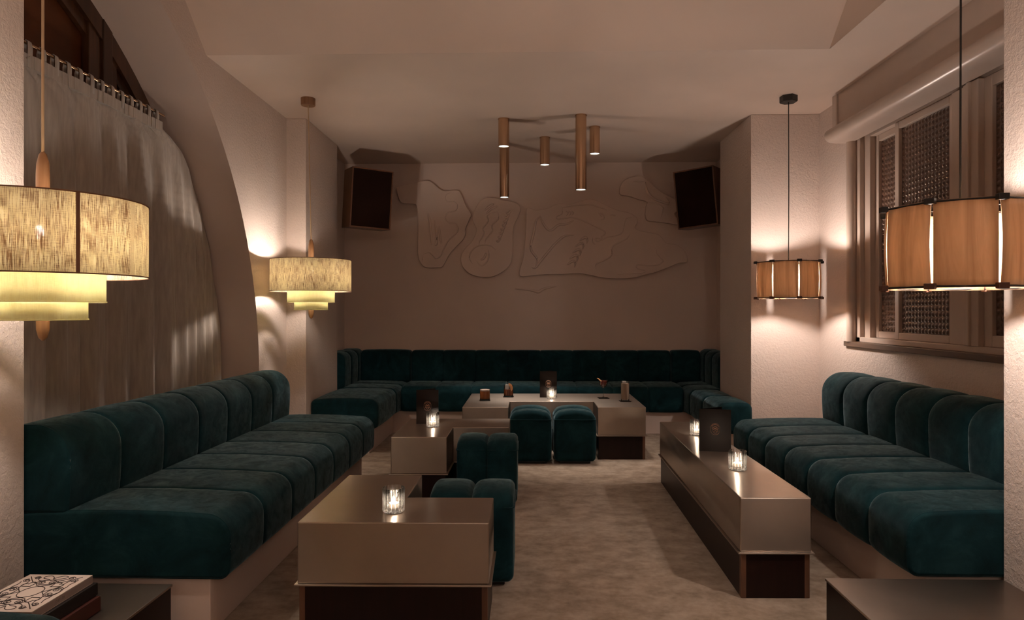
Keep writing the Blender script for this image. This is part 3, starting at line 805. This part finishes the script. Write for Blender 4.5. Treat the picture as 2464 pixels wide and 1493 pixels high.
# ------------------------------------------------------------------ plaster relief on the back wall
def WP(a, c): px = 900 + a / 2.8988; py = 250 + c / 2.8988; return ((px - 1275) / 1600 * YB, 1.2 + (746 - py) / 1600 * YB)
def relief(label, outline, lines, thick=()):
    P = [WP(*p) for p in outline]; cx = sum(p[0] for p in P) / len(P); cz = sum(p[1] for p in P) / len(P)
    t = thing('plaster_relief', label, 'wall relief', (cx, YB, cz), group='plaster relief pieces on the back wall')
    Q = catmull([(x - cx, z - cz, 0) for x, z in P], 5, True); n = len(Q); d = .040
    v = [(q.x, -.0005, q.y) for q in Q] + [(q.x, -d, q.y) for q in Q]
    f = [tuple(range(n, 2 * n))] + [(i, (i + 1) % n, n + (i + 1) % n, n + i) for i in range(n)]
    o = mk('slab', v, f, M_RELIEF, t); bv = o.modifiers.new('bevel', 'BEVEL'); bv.width = .005; bv.segments = 3; bv.limit_method = 'ANGLE'; bv.angle_limit = R(50)
    for grp, r in ((lines, .0065), (thick, .012)):
        for ln in grp:
            q = catmull([(WP(*p)[0] - cx, -d - .0005, WP(*p)[1] - cz) for p in ln], 5)
            m = len(q); rad = [r * min(1, .35 + 3 * min(i, m - 1 - i) / m) for i in range(m)]
            b = MB(); b.tube(q, rad, 8); b.build('ridge', M_RELIEF, o, True)
    return t
relief('leftmost plaster relief piece, torso-shaped with three ridges and wavy line',
 [(157,598),(170,578),(260,556),(362,536),(400,545),(440,580),(485,608),(540,605),(590,607),(610,635),(640,710),(678,770),(665,810),(640,870),(640,905),(620,950),(560,1010),(520,1060),(480,1132),(440,1142),(370,1142),(335,1120),(312,1075),(305,1000),(308,900),(308,800),(300,720),(280,698),(210,694),(180,675)],
 [[(530,622),(505,635),(500,665),(515,682),(560,685),(583,710),(570,745),(520,760),(500,785),(505,815),(530,832),(575,838),(590,875),(570,910),(520,955),(490,1010),(465,1060),(435,1078),(410,1055),(385,1037),(350,1048),(340,1075),(340,1105)]],
 [[(378,765),(395,850),(403,985)],[(422,812),(438,900),(438,975),(425,985)],[(455,855),(462,920),(470,975)]])
teeth = [[(955 - 10 * k, 745 + 27.5 * k), (938 - 10 * k, 768 + 27.5 * k), (925 - 10 * k, 762 + 27.5 * k)] for k in range(8)]
relief('second plaster relief from left, bottle-shaped with circle and toothed line',
 [(800,656),(850,660),(900,675),(960,685),(1005,705),(1022,740),(1005,790),(980,840),(968,900),(970,980),(965,1060),(950,1120),(900,1170),(830,1205),(750,1208),(680,1190),(630,1150),(608,1100),(612,1055),(640,1005),(680,965),(705,920),(716,880),(705,850),(690,810),(700,760),(720,710),(755,670)],
 [[(865,755),(820,765),(790,785),(800,815),(780,845),(762,870),(770,900),(755,935),(738,960),(735,988)],[(865,755),(870,800),(850,825),(825,850),(828,885),(805,920),(780,950),(775,985)],
  [(850,1022),(815,992),(760,985),(710,1000),(675,1040),(668,1080),(690,1120)],[(800,1020),(803,1060),(790,1100),(755,1130),(730,1115),(720,1095)]] ,
 [[(775,745),(810,715),(840,700)],[(785,770),(820,735),(862,715)],[(783,1040),(770,1075),(745,1090)]] + teeth)
chev = [[(x - 48, y + 22), (x - 10, y - 2), (x + 8, y + 6), (x + 4, y + 40)] for x, y in ((1475,938),(1448,978),(1428,1022),(1408,1062),(1392,1102))]
relief('widest plaster relief piece, fish-like swirls and leaf chevrons, right of centre',
 [(1065,735),(1095,732),(1130,745),(1200,735),(1260,710),(1310,697),(1370,705),(1430,685),(1500,670),(1560,685),(1620,715),(1700,750),(1770,765),(1820,795),(1830,830),(1812,870),(1850,890),(1910,902),(1970,915),(2000,940),(2030,975),(2090,985),(2140,1015),(2165,1060),(2168,1108),(2110,1115),(2040,1145),(1960,1175),(1880,1195),(1800,1216),(1700,1220),(1600,1215),(1500,1195),(1420,1184),(1300,1190),(1180,1192),(1040,1205),(1015,1190),(1020,1150),(1040,1080),(1050,1000),(1058,900),(1060,820)],
 [[(1310,730),(1310,770),(1275,790),(1275,805),(1300,808),(1370,797),(1430,810),(1500,840),(1560,870),(1605,895),(1600,915),(1580,930),(1585,945),(1540,940),(1560,965),(1620,935),(1700,920),(1730,890),(1750,810),(1785,800)],
  [(1310,730),(1400,715),(1500,708),(1560,725),(1620,745)],[(1780,912),(1750,950),(1660,995),(1650,1060),(1600,1095),(1545,1120),(1545,1155)],
  [(1690,1190),(1780,1185),(1860,1180),(1885,1165),(1830,1150),(1830,1125),(1900,1130),(1970,1125),(2005,1100),(1990,1080),(1965,1050),(1960,1020)],
  [(1335,750),(1352,765),(1338,785)],[(1355,750),(1370,765),(1357,785)],[(1375,750),(1388,765),(1376,782)],
  [(1555,765),(1590,775),(1600,805),(1575,812)],[(1570,770),(1585,795)],[(1522,935),(1520,965),(1540,985)],[(1640,780),(1680,785)]],
 [[(1160,785),(1130,820),(1115,900),(1095,980),(1100,1030),(1135,1080),(1128,1138)],[(1100,1142),(1125,1145),(1160,1100),(1210,1040),(1270,970),(1330,925),(1390,918)],
  [(1160,785),(1175,830),(1210,878),(1240,883),(1285,848),(1340,842),(1390,818)]] + chev)
relief('small plaster relief piece beside the right speaker, highest on the wall',
 [(1715,575),(1740,540),(1790,520),(1850,512),(1880,525),(1920,560),(1980,615),(2050,655),(2110,685),(2130,705),(2120,745),(2090,765),(2085,780),(2110,820),(2100,848),(2050,840),(1960,828),(1900,820),(1885,780),(1890,720),(1895,690),(1830,670),(1770,650),(1715,640),(1708,610)],
 [[(1885,690),(1960,700),(2005,730),(1990,800)],[(1800,548),(1880,552)]],
 [[(1885,555),(1890,600),(1930,660),(1990,690),(2045,702),(2025,660)]])
P = [WP(*p) for p in [(985,1288),(1060,1295),(1110,1302),(1145,1312),(1180,1292),(1230,1278),(1272,1272)]]
cx, cz = P[3]; m = []
b = MB(); q = catmull([(x - cx, 0, z - cz) for x, z in P], 5)
b.tube(q, [.004 + .012 * sin(pi * i / (len(q) - 1)) for i in range(len(q))], 10)
o = b.build('plaster_ridge', M_RELIEF, None, True, loc=(cx, YB - .002, cz)); tag(o, 'thin bird-shaped plaster ridge alone below the relief pieces', 'wall relief', 'plaster relief pieces on the back wall')

# ------------------------------------------------------------------ candles, menus, drinks
def candle(label, x, y, z=.42, rz=0):
    t = thing('candle_glass', label, 'candle holder', (x, y, z), rz, group='cut-glass candle holders')
    b = MB(); r = .0425; h = .094
    b.lathe([(.030, 0), (.038, .0015), (.041, .006), (r, .014), (r, h), (r - .0025, h + .001)], 72, flute=18, amp=.018, cap=False)
    b.lathe([(.001, 0), (.030, 0)], 72, cap=False)
    b.lathe([(.001, .016), (.034, .017), (.038, .022), (.039, h), (r - .0025, h + .001)], 72, cap=False)
    g = b.build('glass', M_CUT, t, True)
    b = MB(); b.lathe([(.0195, 0), (.0195, .017), (.0175, .0175), (.0175, .014), (.001, .014)], 24, cap=False, c=(0, 0, .018)); b.lathe([(.001, 0), (.0195, 0)], 24, cap=False, c=(0, 0, .018))
    tl = b.build('tealight', M_WAX, t, angle=40)
    b = MB(); b.lathe([(.0012, 0), (.0042, .004), (.0052, .009), (.0035, .017), (.0006, .026)], 12, c=(0, 0, .034)); b.build('flame', M_FLAME, tl, True)
    ld = bpy.data.lights.new('candle_light', 'POINT'); ld.energy = CANDLE_W; ld.color = (1, .82, .66); ld.shadow_soft_size = .006
    lo = bpy.data.objects.new('candle_light', ld); COL.objects.link(lo); lo.parent = t; lo.location = (0, 0, .060)
    return t
candle('candle glass on the nearest notched metal table', -.526, 2.555)
candle('candle glass in front of the menu on the middle notched table', -.647, 4.42, rz=.3)
candle('candle glass in front of the menu on the back table of drinks', .190, 5.84, rz=.7)
candle('candle glass behind the menu on the long narrow table', 1.040, 4.17, rz=.1)
candle('candle glass in front of the menu on the long narrow table', 1.012, 3.27, rz=.5)
def menu(label, x, y, rz, w_=.152, h=.232, opening=38):
    t = thing('menu_card', label, 'menu', (x, y, .4205), rz, group='black folded menus standing on tables')
    # cover panel along x (front facing -y), second panel hinged on the left edge going back
    b = MB(); b.box(-w_ / 2, w_ / 2, 0, .0018, 0, h); b.build('front_cover', M_MENU, t)
    M = Matrix.Translation(Vector((-w_ / 2, .002, 0))) @ Matrix.Rotation(R(opening), 4, 'Z')
    b = MB(); b.box(0, w_, 0, .0018, 0, h, M); b.build('back_cover', M_MENU, t)
    # copper emblem: double outline, arcs, spread wings and base
    b = MB(); cz = h * .53; hw, hh = .0105, .0135; y = -.0006
    def cap_(hw, hh): return [(hw * cos(a), y, cz + (hh - hw) * (1 if sin(a) > 0 else -1) + hw * sin(a)) for a in [2 * pi * k / 32 + .001 for k in range(32)]]
    b.tube(cap_(.0112, .0145), .0004, 4, closed=True)
    b.tube([(.0085 * cos(R(a)), y, cz + .0035 + .0085 * sin(R(a))) for a in range(20, 161, 10)], .0006, 4)
    b.tube([(.005 * cos(R(a)), y, cz + .0035 + .003 * sin(R(a))) for a in range(30, 151, 15)], .0006, 4)
    b.tube([(-.008, y, cz + .002), (-.004, y, cz + .0035), (0, y, cz + .0015), (.004, y, cz + .0035), (.008, y, cz + .002)], .0007, 4)
    b.tube([(-.0065, y, cz - .001), (0, y, cz + .001), (.0065, y, cz - .001)], .0010, 4)
    b.tube([(-.007, y, cz - .004), (-.003, y, cz - .0065), (0, y, cz - .003), (.003, y, cz - .0065), (.007, y, cz - .004)], .0009, 4)
    b.tube([(-.0045, y, cz - .009), (0, y, cz - .0102), (.0045, y, cz - .009)], .0006, 4)
    K = 2.15; b.v = [(vx * K, (vy - y) * 1.5 + y, cz + (vz - cz) * K) for vx, vy, vz in b.v]
    b.build('emblem', M_GOLD, t)
    return t
menu('standing black menu on the middle notched table', -.700, 4.53, R(3), .150)
menu('standing black menu on the back table between rocks glass and stemmed glass', .165, 5.93, R(0), .150)
menu('standing black menu on the long narrow table beside the window bench', 1.020, 3.69, R(-9), .168)
def coaster(label, x, y, rz, s=.092):
    b = MB(); b.box(-s / 2, s / 2, -s / 2, s / 2, 0, .003)
    o = b.build('coaster', M_MENU, None, bev=.0008, loc=(x, y, .4203)); o.rotation_euler = (0, 0, rz)
    tag(o, label, 'coaster', 'black square coasters on the back table')
GD = 'cocktails on the back table'
Z1 = .4236
coaster('black coaster under the foamy amber drink', -.388, 5.73, R(4)); coaster('black coaster under the rocks glass with orange slice', -.192, 5.97, R(-2))
coaster('black coaster under the stemmed cocktail glass', .650, 5.90, R(6)); coaster('black coaster under the tall highball glass', .812, 5.70, R(2))
def glass_wall(t, r, h, name='glass', flute=0, base=.008, r0=None):
    b = MB(); r0 = r0 or r * .93
    b.lathe([(.001, 0), (r0, 0), (r, .012), (r, h), (r - .0018, h), (r - .0022, .012), (r0 - .004, base), (.001, base)], 48, flute=flute, amp=.01 if flute else 0, cap=False)
    return b.build(name, M_GLASS, t, True)
t = thing('foamy_cocktail', 'short amber cocktail with pale foam top, leftmost drink on the back table', 'drink', (-.388, 5.73, Z1), group=GD)
glass_wall(t, .043, .092); b = MB(); b.lathe([(.037, .009), (.0418, .015), (.0418, .078)], 40); b.build('drink', M_AMBER, t, angle=40)
b = MB(); b.lathe([(.0418, .0785), (.0418, .088), (.038, .090)], 40); b.build('foam', M_FOAM, t, angle=40)
t = thing('rocks_cocktail', 'brown cocktail in rocks glass with big ice and orange slice', 'drink', (-.192, 5.97, Z1), group=GD)
glass_wall(t, .042, .098, flute=16); b = MB(); b.lathe([(.036, .009), (.0405, .015), (.0405, .062)], 40); b.build('drink', M_COLA, t, angle=40)
b = MB(); b.box(-.036, -.002, -.018, .018, .0625, .108, Matrix.Rotation(R(4), 4, 'Y')); b.build('ice_block', M_ICE, t, bev=.004)
b = MB(); v = []; f = []
for k in range(19):
    a = R(-90 + 10 * k * 1.0)
    for y in (-.0025, .0025): v.append((.026 * cos(a), y, .036 * sin(a)))
f = [tuple(range(0, 38, 2)), tuple(range(37, 0, -2))] + [(2 * k, 2 * k + 1, 2 * k + 3, 2 * k + 2) for k in range(18)] + [(0, 36, 37, 1)]
M = Matrix.Translation(Vector((.012, -.03, .086))) @ Matrix.Rotation(R(-20), 4, 'Y')
b.add([M @ Vector(p) for p in v], f); b.build('orange_slice', M_ORANGE, t)
t = thing('stemmed_cocktail', 'dark red cocktail in a stemmed glass with orange twist', 'drink', (.650, 5.90, Z1), group=GD)
b = MB(); b.lathe([(.001, .0), (.033, .0), (.032, .002), (.010, .006), (.0035, .014), (.003, .075), (.006, .084), (.022, .098), (.034, .118), (.038, .142), (.0385, .158), (.0372, .158), (.0365, .142), (.032, .118), (.020, .100), (.001, .088)], 40, cap=False); b.build('glass', M_GLASS, t, True)
b = MB(); b.lathe([(.002, .0895), (.0195, .101), (.0315, .119), (.0358, .142), (.0360, .150)], 40); b.build('drink', M_RED, t, angle=50)
b = MB(); b.tube([(-.018, -.028, .148), (-.034, -.014, .158), (-.046, -.006, .170), (-.056, 0, .172)], [.005, .006, .005, .003], 8); b.build('orange_twist', M_ORANGE, t, True)
t = thing('highball_cocktail', 'cloudy drink with ice in a tall highball glass, rightmost drink', 'drink', (.812, 5.70, Z1), group=GD)
glass_wall(t, .035, .168, base=.012); b = MB(); b.lathe([(.030, .013), (.0338, .02), (.0338, .150)], 40); b.build('drink', M_CLOUDY, t, angle=40)
b = MB(); b.box(-.024, .008, -.016, .016, .1505, .170, Matrix.Rotation(R(6), 4, 'Z')); b.build('ice_block', M_ICE, t, bev=.003)

# ------------------------------------------------------------------ books
def book(label, x, y, z, w_, d, h, rz, cover, spine, page=M_PAPER):
    t = thing('book', label, 'book', (x, y, z), rz, group='books stacked on the low side table')
    b = MB(); c = .0025
    b.box(-w_ / 2, w_ / 2, -d / 2, d / 2, 0, c); b.box(-w_ / 2, w_ / 2, -d / 2, d / 2, h - c, h); b.build('cover', cover, t, bev=.0006)
    b = MB(); b.box(w_ / 2 - c, w_ / 2 + .0004, -d / 2, d / 2, c + .0002, h - c - .0002); sp = b.build('spine', spine, t)
    b = MB(); b.box(-w_ / 2 + .004, w_ / 2 - c - .0005, -d / 2 + .004, d / 2 - .004, c + .0002, h - c - .0002); b.build('pages', page, t)
    return t, sp
book('oxblood book at the bottom of the stack', -1.519, 2.013, .2135, .215, .27, .047, R(-1), M_BOOKR, M_BOOKR)
book('black book in the middle of the stack', -1.532, 2.020, .261, .215, .27, .040, R(0), M_BOOKD, M_BOOKD)
t, sp = book('white book with black scrollwork cover, top of the stack', -1.541, 2.013, .3015, .21, .268, .027, R(0), M_BOOKW, M_BOOKS)
b = MB()
def spiral(cx, cy, r, a0, turns, d=1, n=22):
    return [(cx + r * (1 - .75 * i / n) * cos(a0 + d * turns * 2 * pi * i / n), cy + r * (1 - .75 * i / n) * sin(a0 + d * turns * 2 * pi * i / n), 0) for i in range(n + 1)]
def heart(cx, cy, s, ang):
    out = []
    for k in range(31):
        q = 2 * pi * k / 30 + pi; x = .95 * sin(q) ** 3; yy = (13 * cos(q) - 5 * cos(2 * q) - 2 * cos(3 * q) - cos(4 * q)) / 17
        out.append((cx + s * (x * cos(ang) - yy * sin(ang)), cy + s * (x * sin(ang) + yy * cos(ang)), 0))
    return out
el = lambda cx, cy, a, c, t0=0, t1=360, n=24: [(cx + a * cos(R(t0 + (t1 - t0) * k / n)), cy + c * sin(R(t0 + (t1 - t0) * k / n)), 0) for k in range(n + 1)]
curves = [el(0, 0, .034, .041)]
for sx in (-1, 1):
    for sy in (-1, 1):
        curves.append(heart(sx * .047, sy * .054, .021, math.atan2(sy * .054, sx * .047) - pi / 2))
        curves.append(spiral(sx * .016, sy * .073, .0125, R(90), 1.6, -sx)); curves.append(spiral(sx * .072, sy * .017, .0135, R(0 if sx > 0 else 180), 1.6, sx * sy))
        curves.append(spiral(sx * .080, sy * .088, .0115, R(90 * sy), 1.5, -sx * sy)); curves.append(spiral(sx * .058, sy * .108, .0115, R(0 if sx > 0 else 180), 1.5, sx * sy))
        M2 = lambda L: [(sx * x, sy * y, 0) for x, y in L]
        curves += [M2([(.0, .043), (.020, .050), (.030, .066), (.048, .074), (.066, .092), (.088, .118)]), M2([(.036, .0), (.048, .012), (.062, .030), (.066, .050), (.064, .070), (.070, .088)]),
                   M2([(.016, .0845), (.034, .086), (.048, .098), (.058, .1195)]), M2([(.0855, .017), (.090, .036), (.086, .056), (.0915, .078)]),
                   M2([(.0, .088), (.012, .098), (.034, .104), (.040, .118), (.024, .126), (.008, .116), (.0, .100)]), M2([(.092, .0), (.090, .010), (.0855, .017)])]
    curves += [el(0, sx * .073, .034, .018), el(sx * .073, 0, .020, .036)]
for c in curves: b.tube([(x * .97, y * .97, .0272) for x, y, _ in catmull(c, 2)], .0014, 4)
b.build('scrollwork', M_INK, t)
b = MB()
for k, y in enumerate((-.036, -.029, -.022, -.015, -.008, -.001)):
    b.box(.1052, .1056, y, y + .0009, .009, .018)
    if k % 2 == 0: b.box(.1052, .1056, y + .0009, y + .004, .0165, .018)
    if k % 3 == 1: b.box(.1052, .1056, y + .0035, y + .0044, .009, .018)
    if k % 3: b.box(.1052, .1056, y + .0009, y + .0035, .012, .013)
b.build('spine_marks', plain('faded_grey_print', (0.12, 0.09, 0.08), 0.7), sp)

# ------------------------------------------------------------------ unseen lamps added behind the camera as fill light
linen_pendant('added fill lamp, unseen copy of the linen tier pendant behind the camera on the left', (-1.508, -.9, 1.42), ZH)
veneer_pendant('added fill lamp, unseen copy of the veneer-panel pendant behind the camera on the right', (1.32, -.7, 1.402), ZH, R(11))

def fill_globe(label, loc, ztop, r=.16):  # invented glowing globe, out of view, brightens the room from behind
    t = thing('fill_globe_lamp', label, 'pendant lamp', loc, group='added fill globes behind the camera')
    b = MB(); b.lathe([(max(.001, r * sin(pi * k / 16)), -r * cos(pi * k / 16)) for k in range(17)], 32); b.build('globe', M_FILL_GLOBE, t, angle=80)
    b = MB(); b.tube([(0, 0, r), (0, 0, ztop - loc[2] - .03)], .004, 8); b.build('cord', M_BLACK, t, True)
    b = MB(); b.lathe([(.05, ztop - loc[2] - .03), (.05, ztop - loc[2])], 24); b.build('canopy', M_BLACK, t, angle=40)
M_FILL_GLOBE = emit('fill_globe_glow', (1, .84, .72, 1), FILL_GLOBE)
fill_globe('added fill-light globe, unseen behind the camera, right of the aisle', (.9, -1.3, 2.3), ZH)
fill_globe('added fill-light globe, unseen far behind the camera near the front wall', (-.5, -2.9, 2.3), ZH)
